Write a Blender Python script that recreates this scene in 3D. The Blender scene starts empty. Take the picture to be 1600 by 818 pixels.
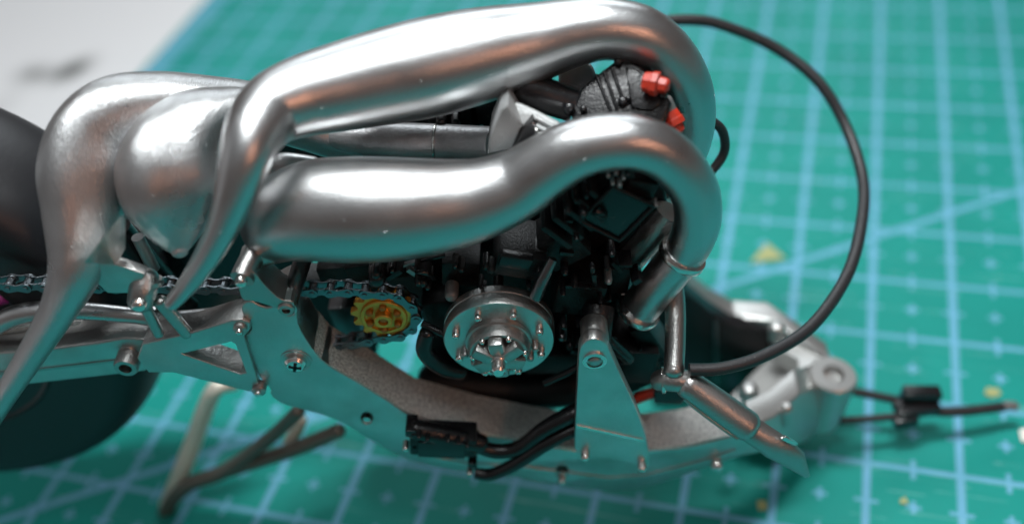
import bpy, bmesh, math, random
from mathutils import Vector, Matrix
random.seed(7)
R = math.radians
scn = bpy.context.scene
COL = scn.collection
scn.unit_settings.system = 'METRIC'
scn.unit_settings.scale_length = 0.01          # one unit is one centimetre

# ------------------------------------------------------------------ camera
W, H = 1600.0, 818.0
F, PITCH, ROLL, YAW, CAMH = 1528.2, R(43.853), R(10.935), R(7.7), 10.0815
def _bike(v):                                   # camera heading frame -> world (world X runs along the model)
    c, s = math.cos(YAW), math.sin(YAW)
    return Vector((v[0]*c - v[1]*s, v[0]*s + v[1]*c, v[2]))
_r0 = Vector((1, 0, 0)); _u0 = Vector((0, math.sin(PITCH), math.cos(PITCH))); _f0 = Vector((0, math.cos(PITCH), -math.sin(PITCH)))
CR = _bike(_r0*math.cos(ROLL) - _u0*math.sin(ROLL))
CU = _bike(_r0*math.sin(ROLL) + _u0*math.cos(ROLL))
CF = _bike(_f0)
CP = Vector((0, 0, CAMH))
cam_d = bpy.data.cameras.new('camera'); cam = bpy.data.objects.new('camera', cam_d); COL.objects.link(cam)
m = Matrix.Identity(4)
for i in range(3):
    m[i][0] = CR[i]; m[i][1] = CU[i]; m[i][2] = -CF[i]; m[i][3] = CP[i]
cam.matrix_world = m
cam_d.sensor_fit = 'HORIZONTAL'; cam_d.sensor_width = 36.0; cam_d.lens = 36.0*F/W
cam_d.clip_start = 0.1; cam_d.clip_end = 2000
cam_d.dof.use_dof = True; cam_d.dof.focus_distance = 8.6; cam_d.dof.aperture_fstop = cam_d.lens*1e-3/0.29
scn.camera = cam

# ------------------------------------------------------------------ light
world = bpy.data.worlds.new('World'); scn.world = world; world.use_nodes = True
wn = world.node_tree; bg = wn.nodes['Background']        # the room: warm brown walls, pale ceiling
tcw = wn.nodes.new('ShaderNodeTexCoord'); sxw = wn.nodes.new('ShaderNodeSeparateXYZ'); wn.links.new(tcw.outputs['Generated'], sxw.inputs[0])
rw = wn.nodes.new('ShaderNodeValToRGB'); wn.links.new(sxw.outputs[2], rw.inputs[0])
rw.color_ramp.elements[0].position = .30; rw.color_ramp.elements[0].color = (.095, .074, .068, 1)
rw.color_ramp.elements[1].position = .85; rw.color_ramp.elements[1].color = (.20, .205, .21, 1)
wn.links.new(rw.outputs[0], bg.inputs[0]); bg.inputs[1].default_value = 1.0
def area(name, loc, target, sx, sy, power, col):
    d = bpy.data.lights.new(name, 'AREA'); d.shape = 'RECTANGLE'; d.size = sx; d.size_y = sy; d.energy = power; d.color = col
    o = bpy.data.objects.new(name, d); COL.objects.link(o)
    o.location = loc; o.rotation_euler = (Vector(target) - Vector(loc)).to_track_quat('-Z', 'Y').to_euler()
    return o
area('desk_lamp', (-0.5, 9.2, 24), (-0.6, 7.0, 2), 8, 3, 5800, (0.95, 0.99, 1.0))
area('ledge_fill', (1.5, 2.2, 24), (-0.4, 6.0, 2), 7, 3, 750, (0.95, 0.99, 1.0))  # unseen fill light, added to brighten the frame ledge
area('window', (2, 52, 34), (0, 8, 2), 44, 18, 10500, (0.88, 0.96, 1.0))
area('left_wall_light', (-62, 4, 26), (-3, 6, 4), 44, 40, 1600, (0.92, 0.97, 1.0))
area('room_bulb', (21, -20, 22.5), (-1, 6, 4), 4.2, 4.2, 1200, (1.0, 0.42, 0.24))
vs = scn.view_settings
vs.view_transform = 'Standard'; vs.look = 'None'; vs.gamma = 1.0; vs.exposure = 0.0; vs.use_curve_mapping = False

# ------------------------------------------------------------------ pixel geometry
def ray(x, y):
    return CF + CR*((x - W/2)/F) + CU*((H/2 - y)/F)
def at(x, y, Y):                                # point on the plane that lies Y cm beyond the camera, across the model
    r = ray(x, y); return CP + r*(Y/r.y)
def atz(x, y, Z):
    r = ray(x, y); return CP + r*((Z - CAMH)/r.z)
def cmpx(p):                                    # centimetres in one photo pixel at a point
    return (p - CP).dot(CF)/F

# ------------------------------------------------------------------ materials
def mat(name, base, metal=0.0, rough=0.4, grain=0.0, gscale=60.0, rvar=0.0, spec=0.5, specks=0.0, brushed=0.0, cvar=0.0, coat=0.0, dirt=0.0, spark=0.0):
    M = bpy.data.materials.new(name); M.use_nodes = True
    nt = M.node_tree; N = nt.nodes; L = nt.links; b = N['Principled BSDF']
    b.inputs['Base Color'].default_value = (*base, 1); b.inputs['Metallic'].default_value = metal
    b.inputs['Roughness'].default_value = rough; b.inputs['Specular IOR Level'].default_value = spec
    if coat: b.inputs['Coat Weight'].default_value = coat; b.inputs['Coat Roughness'].default_value = .2
    tc = N.new('ShaderNodeTexCoord'); h = None
    def noise(scale, detail=4, vec=None):
        n = N.new('ShaderNodeTexNoise'); n.inputs['Scale'].default_value = scale; n.inputs['Detail'].default_value = detail
        L.new(vec or tc.outputs['Object'], n.inputs['Vector']); return n
    def maprange(src, a, b_, c, d):
        k = N.new('ShaderNodeMapRange'); L.new(src, k.inputs[0])
        for q, v in zip((1, 2, 3, 4), (a, b_, c, d)): k.inputs[q].default_value = v
        return k.outputs[0]
    if rvar:
        n = noise(2.3, 6); L.new(maprange(n.outputs[0], .3, .7, rough - rvar, rough + rvar), b.inputs['Roughness'])
    if cvar or dirt:
        n = noise(3.1, 8); mx = N.new('ShaderNodeMix'); mx.data_type = 'RGBA'
        lo = tuple(c*(1 - cvar) for c in base)
        L.new(maprange(n.outputs[0], .35, .65, 0, 1), mx.inputs[0]); mx.inputs[6].default_value = (*lo, 1); mx.inputs[7].default_value = (*base, 1)
        out = mx.outputs[2]
        if dirt:
            n2 = noise(26, 3); m2 = N.new('ShaderNodeMix'); m2.data_type = 'RGBA'
            L.new(maprange(n2.outputs[0], .66, .74, 0, dirt), m2.inputs[0]); L.new(out, m2.inputs[6]); m2.inputs[7].default_value = (.42, .40, .36, 1); out = m2.outputs[2]
        L.new(out, b.inputs['Base Color'])
    if spark:                                   # coarse metal flake: each grain its own grey
        n = noise(gscale*.55, 2); mx = N.new('ShaderNodeMix'); mx.data_type = 'RGBA'
        L.new(maprange(n.outputs[0], .38, .62, 0, 1), mx.inputs[0]); mx.inputs[6].default_value = (*[c*(1 - spark) for c in base], 1); mx.inputs[7].default_value = (*[min(1, c*(1 + spark*.5)) for c in base], 1)
        L.new(mx.outputs[2], b.inputs['Base Color'])
    hs = []
    if grain: hs.append((noise(gscale, 3).outputs[0], grain))
    if specks:
        v = N.new('ShaderNodeTexVoronoi'); v.inputs['Scale'].default_value = 13.0; L.new(tc.outputs['Object'], v.inputs['Vector'])
        gt = N.new('ShaderNodeSeparateColor'); L.new(v.outputs['Color'], gt.inputs[0])
        md = N.new('ShaderNodeMath'); md.operation = 'MULTIPLY'; L.new(maprange(v.outputs['Distance'], 0.03, 0.10, 1, 0), md.inputs[0]); L.new(maprange(gt.outputs[0], .70, .72, 0, 1), md.inputs[1])
        hs.append((md.outputs[0], specks))
        md2 = N.new('ShaderNodeMath'); md2.operation = 'MULTIPLY'; L.new(md.outputs[0], md2.inputs[0]); L.new(maprange(gt.outputs[1], .5, 1, 0, .7), md2.inputs[1])
        dm = N.new('ShaderNodeMix'); dm.data_type = 'RGBA'; L.new(md2.outputs[0], dm.inputs[0]); dm.inputs[6].default_value = (*base, 1); dm.inputs[7].default_value = (.9, .9, .88, 1); L.new(dm.outputs[2], b.inputs['Base Color'])
        L.new(maprange(md2.outputs[0], 0, .7, metal, .2), b.inputs['Metallic'])
    if brushed:
        mp = N.new('ShaderNodeMapping'); mp.inputs['Scale'].default_value = (60, 6, 6); mp.inputs['Rotation'].default_value = (.3, .6, .5)
        L.new(tc.outputs['Object'], mp.inputs[0]); hs.append((noise(3.0, 3, mp.outputs[0]).outputs[0], brushed))
    prev = None
    for src, st in hs:
        bp = N.new('ShaderNodeBump'); bp.inputs['Strength'].default_value = st; bp.inputs['Distance'].default_value = 0.02
        L.new(src, bp.inputs['Height'])
        if prev: L.new(prev, bp.inputs['Normal'])
        prev = bp.outputs[0]
    if prev: L.new(prev, b.inputs['Normal'])
    return M
MT = {
 'pipe':   mat('silver_pipe_paint', (.52, .525, .53), 1.0, .32, grain=.16, gscale=60, rvar=.05, specks=1.0),
 'pipe2':  mat('brushed_silver_pipe', (.52, .525, .53), 1.0, .33, grain=.14, gscale=60, rvar=.06, specks=.9, brushed=.45),
 'frame':  mat('silver_frame_paint', (.58, .58, .57), 1.0, .36, grain=.26, gscale=32, rvar=.07, cvar=.16),
 'cast':   mat('silver_cast', (.42, .42, .41), 1.0, .37, grain=.25, gscale=45, rvar=.05),
 'ledge':  mat('sparkling_cast_silver', (.80, .80, .77), 0.6, .40, grain=1.0, gscale=95, rvar=.05, spark=.38),
 'clamp':  mat('light_grey_paint', (.36, .37, .37), .2, .42, grain=.3, gscale=30, cvar=.2),
 'strut':  mat('pale_silver_tube', (.80, .76, .66), .3, .40, grain=.1),
 'neck':   mat('grey_neck_paint', (.48, .48, .47), .9, .38, grain=.15, gscale=50),
 'bright': mat('bright_steel', (.72, .72, .70), 1.0, .24, grain=.1, gscale=40),
 'greyp':  mat('grey_semi_matt', (.30, .30, .30), .6, .38, grain=.3, gscale=30, cvar=.3),
 'strut2': mat('brown_grey_tube', (.17, .152, .13), .5, .42, grain=.1),
 'mtube':  mat('mid_grey_tube', (.46, .46, .47), .8, .38, grain=.3, gscale=30, cvar=.25),
 'dtube':  mat('dark_steel_tube', (.20, .20, .205), 1.0, .30, grain=.2, gscale=30, cvar=.3),
 'black':  mat('black_engine_paint', (.009, .010, .011), 0, .33, grain=.30, gscale=58, cvar=.3, dirt=.05, spec=.32),
 'black2': mat('black_semi_gloss', (.008, .0085, .010), 0, .26, grain=.22, gscale=45, cvar=.3, dirt=.06),
 'rubber': mat('black_rubber', (.018, .018, .020), 0, .42, grain=.2, gscale=60, dirt=.12),
 'tyre':   mat('tyre_rubber', (.006, .006, .008), 0, .44, grain=.06, gscale=22, dirt=.02),
 'chain':  mat('dark_chain_steel', (.20, .225, .245), 1.0, .33, grain=.25, gscale=40),
 'gold':   mat('gold_sprocket_paint', (.86, .44, .07), .55, .30, grain=.25, gscale=30, cvar=.3),
 'amber':  mat('amber_bolt_paint', (.40, .15, .012), .2, .3, grain=.2, gscale=30),
 'red':    mat('red_paint', (.52, .035, .014), 0, .42, grain=.5, gscale=16, cvar=.25),
 'magenta': mat('magenta_rim_paint', (.55, .03, .30), .2, .35),
 'tape':   mat('yellow_tape', (.34, .36, .15), 0, .6, grain=.2, gscale=20),
 'paper':  mat('white_scrap', (.75, .72, .66), 0, .6, grain=.2, gscale=20),
}

# ------------------------------------------------------------------ object helpers
def finish(name, me, material, parent=None, smooth=35):
    me.name = name
    o = bpy.data.objects.new(name, me); COL.objects.link(o)
    if material is not None: me.materials.clear(); me.materials.append(MT[material] if isinstance(material, str) else material)
    if smooth:
        for p in me.polygons: p.use_smooth = True
        me.set_sharp_from_angle(angle=R(smooth))
    if parent is not None: o.parent = parent
    return o
def from_bm(name, bm, material, parent=None, smooth=35):
    bmesh.ops.recalc_face_normals(bm, faces=bm.faces)
    me = bpy.data.meshes.new(name); bm.to_mesh(me); bm.free()
    return finish(name, me, material, parent, smooth)
def tag(o, label=None, cat=None, group=None, kind=None):
    for k, v in (('label', label), ('category', cat), ('group', group), ('kind', kind)):
        if v: o[k] = v
    return o
def catmull(pts, n=8):
    out = []
    P = [pts[0]] + list(pts) + [pts[-1]]
    for i in range(1, len(P) - 2):
        for k in range(n):
            t = k/n; a, b, c, d = P[i-1], P[i], P[i+1], P[i+2]
            out.append(tuple(.5*((2*b[j]) + (-a[j]+c[j])*t + (2*a[j]-5*b[j]+4*c[j]-d[j])*t*t + (-a[j]+3*b[j]-3*c[j]+d[j])*t**3) for j in range(len(a))))
    out.append(tuple(P[-2])); return out
def loft(bm, path, seg=32, caps=(True, True), rnd=(False, False), squash=1.0):
    """path: list of (Vector, radius); rings carried along by parallel transport"""
    path = list(path)
    def dome(p, q, flip):
        (c, r), (c2, _) = p, q
        d = (c - c2).normalized(); out = []
        for k in range(1, 6):
            a = k/6*math.pi/2
            out.append((c + d*(r*.75*math.sin(a)), r*math.cos(a)))
        return out
    if rnd[0]: path = list(reversed(dome(path[0], path[1], 0))) + path
    if rnd[1]: path = path + dome(path[-1], path[-2], 1)
    n = len(path); T = []
    for i in range(n):
        a = path[max(i-1, 0)][0]; b = path[min(i+1, n-1)][0]; T.append((b - a).normalized())
    up = Vector((0, 0, 1)) if abs(T[0].z) < .9 else Vector((0, 1, 0))
    nrm = (up - T[0]*up.dot(T[0])).normalized(); rings = []
    for i in range(n):
        nrm = (nrm - T[i]*nrm.dot(T[i])).normalized(); bi = T[i].cross(nrm)
        c, r = path[i]
        rings.append([bm.verts.new(c + (nrm*math.cos(2*math.pi*k/seg) + bi*math.sin(2*math.pi*k/seg)*squash)*r) for k in range(seg)])
    for i in range(n-1):
        for k in range(seg):
            bm.faces.new((rings[i][k], rings[i][(k+1) % seg], rings[i+1][(k+1) % seg], rings[i+1][k]))
    if caps[0]: bm.faces.new(list(reversed(rings[0])))
    if caps[1]: bm.faces.new(rings[-1])
def pxtube(name, pts, material, parent, n=8, seg=32, rnd=(False, False), smooth=50, label=None, dy=0.0):
    """pts: (x, y, Y, radius in photo pixels)"""
    w = []
    for x, y, Y, r in pts:
        p = at(x, y, Y + dy); w.append((p.x, p.y, p.z, r*cmpx(p)))
    q = catmull(w, n)
    bm = bmesh.new(); loft(bm, [(Vector(v[:3]), max(v[3], .002)) for v in q], seg, rnd=rnd)
    o = from_bm(name, bm, material, parent, smooth)
    if label: o['label'] = label
    return o
def cmtube(name, pts, material, parent, n=6, seg=16, rnd=(False, False), smooth=50):
    q = catmull([tuple(p[0]) + (p[1],) for p in pts], n)
    bm = bmesh.new(); loft(bm, [(Vector(v[:3]), v[3]) for v in q], seg, rnd=rnd)
    return from_bm(name, bm, material, parent, smooth)
def lathe(name, origin, axis, prof, material, parent, seg=40, smooth=32, close=False):
    """prof: (distance along the axis, radius)"""
    ax = Vector(axis).normalized(); up = Vector((0, 0, 1)) if abs(ax.z) < .9 else Vector((1, 0, 0))
    u = (up - ax*up.dot(ax)).normalized(); v = ax.cross(u); bm = bmesh.new(); rings = []
    for h, r in prof:
        if r < 1e-5: rings.append([bm.verts.new(origin + ax*h)])
        else: rings.append([bm.verts.new(origin + ax*h + (u*math.cos(2*math.pi*k/seg) + v*math.sin(2*math.pi*k/seg))*r) for k in range(seg)])
    pairs = list(zip(rings, rings[1:])) + ([(rings[-1], rings[0])] if close else [])
    for a, b in pairs:
        for k in range(seg):
            if len(a) == 1 and len(b) == 1: continue
            if len(a) == 1: bm.faces.new((a[0], b[k], b[(k+1) % seg]))
            elif len(b) == 1: bm.faces.new((a[k], a[(k+1) % seg], b[0]))
            else: bm.faces.new((a[k], a[(k+1) % seg], b[(k+1) % seg], b[k]))
    if not close:
        for rg in (rings[0], rings[-1]):
            if len(rg) > 2: bm.faces.new(rg)
    return from_bm(name, bm, material, parent, smooth)
NEAR = Vector((0, -1, 0))
def bolt(p, r, h, parent, material='bright', name='bolt', axis=NEAR, seg=14, hexhead=False):
    """domed bolt head standing h proud of p along axis; r, h in cm"""
    return lathe(name, p, axis, [(-.06, r), (h*.6, r), (h*.88, r*.8), (h, r*.42), (h, 0)], material, parent, seg=6 if hexhead else seg, smooth=40)
def chaikin(pts, n):
    for _ in range(n):
        q = []
        for i in range(len(pts)):
            a, b = pts[i], pts[(i+1) % len(pts)]
            q += [tuple(a[k]*.75 + b[k]*.25 for k in range(2)), tuple(a[k]*.25 + b[k]*.75 for k in range(2))]
        pts = q
    return pts
def circ(cx, cy, r, n=14):
    return [(cx + r*math.cos(2*math.pi*k/n), cy + r*math.sin(2*math.pi*k/n)) for k in range(n)]
def plate_xz(name, loops, Y, thick, material, parent, bev=.012, smooth=40, label=None):
    """flat plate: outlines in (X, Z) centimetres, outer loop first; front face at Y, back at Y + thick"""
    cu = bpy.data.curves.new('outline', 'CURVE'); cu.dimensions = '2D'; cu.fill_mode = 'BOTH'
    for lp in loops:
        sp = cu.splines.new('POLY'); sp.points.add(len(lp) - 1)
        for i, (a, b) in enumerate(lp): sp.points[i].co = (a, b, 0, 1)
        sp.use_cyclic_u = True
    cu.extrude = max(thick/2 - bev, 1e-4); cu.bevel_depth = bev; cu.bevel_resolution = 2; cu.offset = -bev
    ob = bpy.data.objects.new('outline', cu); COL.objects.link(ob)
    dg = bpy.context.evaluated_depsgraph_get(); me = bpy.data.meshes.new_from_object(ob.evaluated_get(dg))
    bpy.data.objects.remove(ob); bpy.data.curves.remove(cu)
    me.transform(Matrix.Translation((0, Y + thick/2, 0)) @ Matrix.Rotation(math.pi/2, 4, 'X'))
    bm = bmesh.new(); bm.from_mesh(me); bmesh.ops.remove_doubles(bm, verts=bm.verts, dist=1e-4)
    bpy.data.meshes.remove(me)
    o = from_bm(name, bm, material, parent, smooth)
    if label: o['label'] = label
    return o
def pxplate(name, pts, Y, thick, material, parent, holes=(), sm=0, hsm=0, bev=.012, smooth=40, label=None):
    """plate whose front outline is given in photo pixels on the plane Y"""
    def cv(l): return [(at(x, y, Y).x, at(x, y, Y).z) for x, y in l]
    loops = [chaikin(cv(pts), sm)]
    for hl in holes: loops.append(chaikin(cv(hl), hsm))
    return plate_xz(name, loops, Y, thick, material, parent, bev, smooth, label)
def tplate(name, pts, P0, tilt, thick, material, parent, sm=0, bev=.012, smooth=40):
    """plate leaning back by tilt, its front outline in photo pixels on the leaning plane through P0"""
    n = Vector((0, -math.cos(tilt), math.sin(tilt))); v = Vector((0, math.sin(tilt), math.cos(tilt)))
    def hit(x, y):
        r = ray(x, y); q = CP + r*((P0 - CP).dot(n)/r.dot(n)) - P0; return (q.x, q.dot(v))
    o = plate_xz(name, [chaikin([hit(*q) for q in pts], sm)], 0, thick, material, parent, bev, smooth)
    o.data.transform(Matrix.Translation(P0) @ Matrix.Rotation(-tilt, 4, 'X')); return o
def tpoint(x, y, P0, tilt, lift=0):
    n = Vector((0, -math.cos(tilt), math.sin(tilt))); r = ray(x, y)
    return CP + r*((P0 - CP).dot(n)/r.dot(n)) + n*lift
def box(name, c, size, material, parent, rot=(0, 0, 0), bev=.015, smooth=40):
    bm = bmesh.new(); bmesh.ops.create_cube(bm, size=1)
    bmesh.ops.scale(bm, vec=size, verts=bm.verts)
    if bev: bmesh.ops.bevel(bm, geom=list(bm.edges), offset=bev, segments=2, affect='EDGES', profile=.5)
    from mathutils import Euler
    bmesh.ops.transform(bm, matrix=Matrix.Translation(c) @ Euler(rot).to_matrix().to_4x4(), verts=bm.verts)
    return from_bm(name, bm, material, parent, smooth)
def pxbox(name, x, y, Y, wpx, hpx, depth, ang, material, parent, bev=.015, rx=0, rz=0):
    """box whose front face is centred on a photo pixel at Y; ang turns it in the model's side plane"""
    p = at(x, y, Y); k = cmpx(p)
    return box(name, p + Vector((0, depth/2, 0)), (wpx*k, depth, hpx*k), material, parent, (rx, R(ang), rz), bev)
def ribbon(name, st, thick, material, parent, mirror=None, bev=True):
    """bar of rectangular section through stations (top xy, bottom xy, Y)"""
    bm = bmesh.new(); rings = []
    for (tx, ty), (bx_, by_), Y in st:
        a = at(tx, ty, Y); b = at(bx_, by_, Y); c = b + Vector((0, thick, 0)); d = a + Vector((0, thick, 0))
        q = [a, b, c, d]
        if mirror is not None: q = [Vector((v.x, 2*mirror - v.y, v.z)) for v in q]
        rings.append([bm.verts.new(v) for v in q])
    for r0, r1 in zip(rings, rings[1:]):
        for k in range(4): bm.faces.new((r0[k], r0[(k+1) % 4], r1[(k+1) % 4], r1[k]))
    bm.faces.new(rings[0]); bm.faces.new(list(reversed(rings[-1])))
    bmesh.ops.recalc_face_normals(bm, faces=bm.faces)
    es = [e for e in bm.edges if len(e.link_faces) == 2 and e.calc_face_angle(0) > .6]
    if bev: bmesh.ops.bevel(bm, geom=es, offset=.025, segments=2, affect='EDGES', profile=.5)
    return from_bm(name, bm, material, parent, 40)
def empty(name, loc):
    o = bpy.data.objects.new(name, None); COL.objects.link(o); o.location = loc; o.empty_display_size = .5; return o

# ------------------------------------------------------------------ setting: white table and cutting mat
TM = mat('white_table_top', (.72, .72, .73), 0, .45, grain=.1, gscale=12)
nt = TM.node_tree; N = nt.nodes; L = nt.links
tc = N.new('ShaderNodeTexCoord')
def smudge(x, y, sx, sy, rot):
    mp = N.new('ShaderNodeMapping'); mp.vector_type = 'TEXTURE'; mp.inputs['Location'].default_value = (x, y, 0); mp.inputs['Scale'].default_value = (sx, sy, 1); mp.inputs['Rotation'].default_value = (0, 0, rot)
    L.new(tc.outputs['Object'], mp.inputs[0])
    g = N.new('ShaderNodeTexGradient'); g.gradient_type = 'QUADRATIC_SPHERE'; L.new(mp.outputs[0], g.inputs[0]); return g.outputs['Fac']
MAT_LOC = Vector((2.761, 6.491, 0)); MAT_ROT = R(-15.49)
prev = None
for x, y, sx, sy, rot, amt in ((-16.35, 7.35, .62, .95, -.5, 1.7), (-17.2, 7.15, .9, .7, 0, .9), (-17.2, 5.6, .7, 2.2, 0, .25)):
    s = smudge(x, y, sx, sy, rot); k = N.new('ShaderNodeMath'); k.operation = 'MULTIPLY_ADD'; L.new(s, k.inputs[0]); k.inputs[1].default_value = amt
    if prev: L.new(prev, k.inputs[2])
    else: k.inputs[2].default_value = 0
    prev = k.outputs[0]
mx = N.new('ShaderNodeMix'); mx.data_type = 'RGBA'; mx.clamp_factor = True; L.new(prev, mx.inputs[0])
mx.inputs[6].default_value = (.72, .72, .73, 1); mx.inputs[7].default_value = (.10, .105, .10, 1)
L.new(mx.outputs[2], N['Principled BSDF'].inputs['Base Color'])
bm = bmesh.new(); bmesh.ops.create_grid(bm, x_segments=1, y_segments=1, size=120)
table = from_bm('table', bm, TM, None, 0); table.location = MAT_LOC + Vector((0, 0, -.3)); table.rotation_euler.z = MAT_ROT
tag(table, 'white table top beyond the edge of the green mat', None, None, 'structure')

MM = bpy.data.materials.new('cutting_mat_print'); MM.use_nodes = True
nt = MM.node_tree; N = nt.nodes; L = nt.links; b = N['Principled BSDF']
tc = N.new('ShaderNodeTexCoord'); sx = N.new('ShaderNodeSeparateXYZ'); L.new(tc.outputs['Object'], sx.inputs[0])
def mth(op, a, b_=None, c=None):
    k = N.new('ShaderNodeMath'); k.operation = op
    for i, v in enumerate((a, b_, c)):
        if v is None: continue
        if isinstance(v, (int, float)): k.inputs[i].default_value = v
        else: L.new(v, k.inputs[i])
    return k.outputs[0]
X, Y_ = sx.outputs[0], sx.outputs[1]
def dint(v, off=0.0):                           # distance to the nearest whole number
    f = mth('FRACT', mth('ADD', v, 1000.5 + off)); return mth('ABSOLUTE', mth('SUBTRACT', f, .5))
def lt(v, t): return mth('LESS_THAN', v, t)
dx, dy, hx, hy = dint(X), dint(Y_), dint(X, .5), dint(Y_, .5)
def mul(a, b_): return mth('MULTIPLY', a, b_)
def mxx(a, b_): return mth('MAXIMUM', a, b_)
lines = mxx(lt(dx, .045), lt(dy, .032))
ticks = mxx(mul(lt(hx, .026), lt(dy, .13)), mul(lt(hy, .022), lt(dx, .13)))
cross = mxx(mul(lt(hx, .025), lt(hy, .08)), mul(lt(hy, .022), lt(hx, .08)))
sl = (5.11 - 2.69)/(2.03 + 1.79)
diag = lt(mth('ABSOLUTE', mth('SUBTRACT', mth('SUBTRACT', Y_, 2.69), mth('MULTIPLY', mth('ADD', X, 1.79), sl))), .055)
border = mul(lt(X, -13.75), mth('GREATER_THAN', X, -14.12))
mask = mxx(mxx(lines, mxx(ticks, cross)), mxx(diag, mth('MULTIPLY', border, .75)))
no = N.new('ShaderNodeTexNoise'); no.inputs['Scale'].default_value = .7; no.inputs['Detail'].default_value = 5; L.new(tc.outputs['Object'], no.inputs[0])
g = N.new('ShaderNodeMix'); g.data_type = 'RGBA'; L.new(no.outputs[0], g.inputs[0]); g.inputs[6].default_value = (.003, .200, .172, 1); g.inputs[7].default_value = (.005, .300, .255, 1)
c = N.new('ShaderNodeMix'); c.data_type = 'RGBA'; wear = N.new('ShaderNodeTexNoise'); wear.inputs['Scale'].default_value = 2.2; wear.inputs['Detail'].default_value = 6; L.new(tc.outputs['Object'], wear.inputs[0])
L.new(mul(mask, mth('ADD', mth('MULTIPLY', wear.outputs[0], .5), .5)), c.inputs[0]); L.new(g.outputs[2], c.inputs[6]); c.inputs[7].default_value = (.17, .41, .63, 1)
cuts = None                                     # knife cuts: short pale scores in a few directions
for ang, sc_ in ((.35, 1.0), (1.2, 1.3), (-.7, .8)):
    mp = N.new('ShaderNodeMapping'); mp.inputs['Rotation'].default_value = (0, 0, ang); mp.inputs['Scale'].default_value = (.22*sc_, 5.5*sc_, 1); L.new(tc.outputs['Object'], mp.inputs[0])
    vz = N.new('ShaderNodeTexNoise'); vz.inputs['Scale'].default_value = 1.6; vz.inputs['Detail'].default_value = 1; L.new(mp.outputs[0], vz.inputs[0])
    e_ = lt(mth('ABSOLUTE', mth('SUBTRACT', vz.outputs[0], .70)), .006)
    cuts = e_ if cuts is None else mxx(cuts, e_)
c2 = N.new('ShaderNodeMix'); c2.data_type = 'RGBA'; L.new(mul(cuts, .35), c2.inputs[0]); L.new(c.outputs[2], c2.inputs[6]); c2.inputs[7].default_value = (.25, .5, .5, 1)
L.new(c2.outputs[2], b.inputs['Base Color']); b.inputs['Roughness'].default_value = .5; b.inputs['Specular IOR Level'].default_value = .22
n2 = N.new('ShaderNodeTexNoise'); n2.inputs['Scale'].default_value = 45; L.new(tc.outputs['Object'], n2.inputs[0])
bp = N.new('ShaderNodeBump'); bp.inputs['Strength'].default_value = .25; bp.inputs['Distance'].default_value = .02; L.new(n2.outputs[0], bp.inputs['Height']); L.new(bp.outputs[0], b.inputs['Normal'])
bm = bmesh.new(); bmesh.ops.create_cube(bm, size=1)
bmesh.ops.scale(bm, vec=(44.27, 60, .294), verts=bm.verts); bmesh.ops.translate(bm, vec=(-14.27 + 44.27/2, 2, -.147), verts=bm.verts)
bmesh.ops.bevel(bm, geom=list(bm.edges), offset=.04, segments=2, affect='EDGES')
cmat = from_bm('cutting_mat', bm, MM, None, 40); cmat.location = MAT_LOC; cmat.rotation_euler.z = MAT_ROT
tag(cmat, 'teal green cutting mat with light blue centimetre grid under the model', 'cutting mat')

# ------------------------------------------------------------------ the model motorcycle, standing upside down on the mat
YC = 6.9                                        # its centre plane
bike = empty('motorcycle_model', (-1.5, YC, 0))
tag(bike, 'silver and black model motorcycle chassis with big exhaust chambers, standing upside down on the mat', 'model motorcycle')
class _P:                                       # parent that keeps world coordinates
    pass
bike_inv = Matrix.Translation((1.5, -YC, 0))
_finish = finish
def finish(name, me, material, parent=None, smooth=35):
    o = _finish(name, me, material, parent, smooth)
    if parent is bike: o.matrix_parent_inverse = bike_inv
    return o

# --- near frame: pivot plate and spar in one curved plate
YN = 5.75
spar = [(376, 480), (380, 495), (391, 505), (393, 517), (380, 525), (407, 595), (424, 607), (422, 618), (440, 631), (462, 637), (528, 655), (572, 683),
        (610, 706), (660, 726), (730, 739), (806, 744), (875, 757), (938, 767), (986, 765), (1040, 752), (1110, 728), (1180, 702), (1176, 672),
        (1146, 681), (1071, 699), (1014, 703), (950, 708), (880, 702), (812, 689), (749, 677), (692, 661), (645, 651), (601, 623), (560, 597),
        (506, 567), (487, 545), (466, 511), (464, 487), (459, 472), (446, 468), (432, 474), (420, 481), (406, 478), (394, 470), (381, 471)]
frame = pxplate('frame_spar', spar, YN, .45, 'frame', bike, holes=[circ(573, 653, 9), circ(878, 737, 10), circ(452, 484, 9)], sm=1, bev=.018)
near_edge = [(487, 546), (506, 568), (560, 598), (601, 624), (645, 650), (692, 662), (749, 677), (812, 689), (880, 701), (950, 706), (1014, 704), (1071, 698), (1140, 682)]
bm = bmesh.new(); rows = []
for x, y in near_edge:
    q = at(x, y, YN); rows.append([bm.verts.new((q.x, yy, q.z + zz)) for yy, zz in ((YN + .012, .022), (YN + .16, .030), (YN + .30, .027), (YN + .448, .034), (YN + .448, -.03), (YN + .012, -.03))])
for r0, r1 in zip(rows, rows[1:]):
    for q in range(6): bm.faces.new((r0[q], r0[(q+1) % 6], r1[(q+1) % 6], r1[q]))
bm.faces.new(rows[0]); bm.faces.new(rows[-1][::-1])
from_bm('spar_ledge', bm, 'ledge', frame, 50)
def fb(x, y, rpx, hcm, Y=YN, parent=frame, material='bright', name='bolt', **k):
    p = at(x, y, Y); return bolt(p, rpx*cmpx(p), hcm, parent, material, name, **k)
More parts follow.
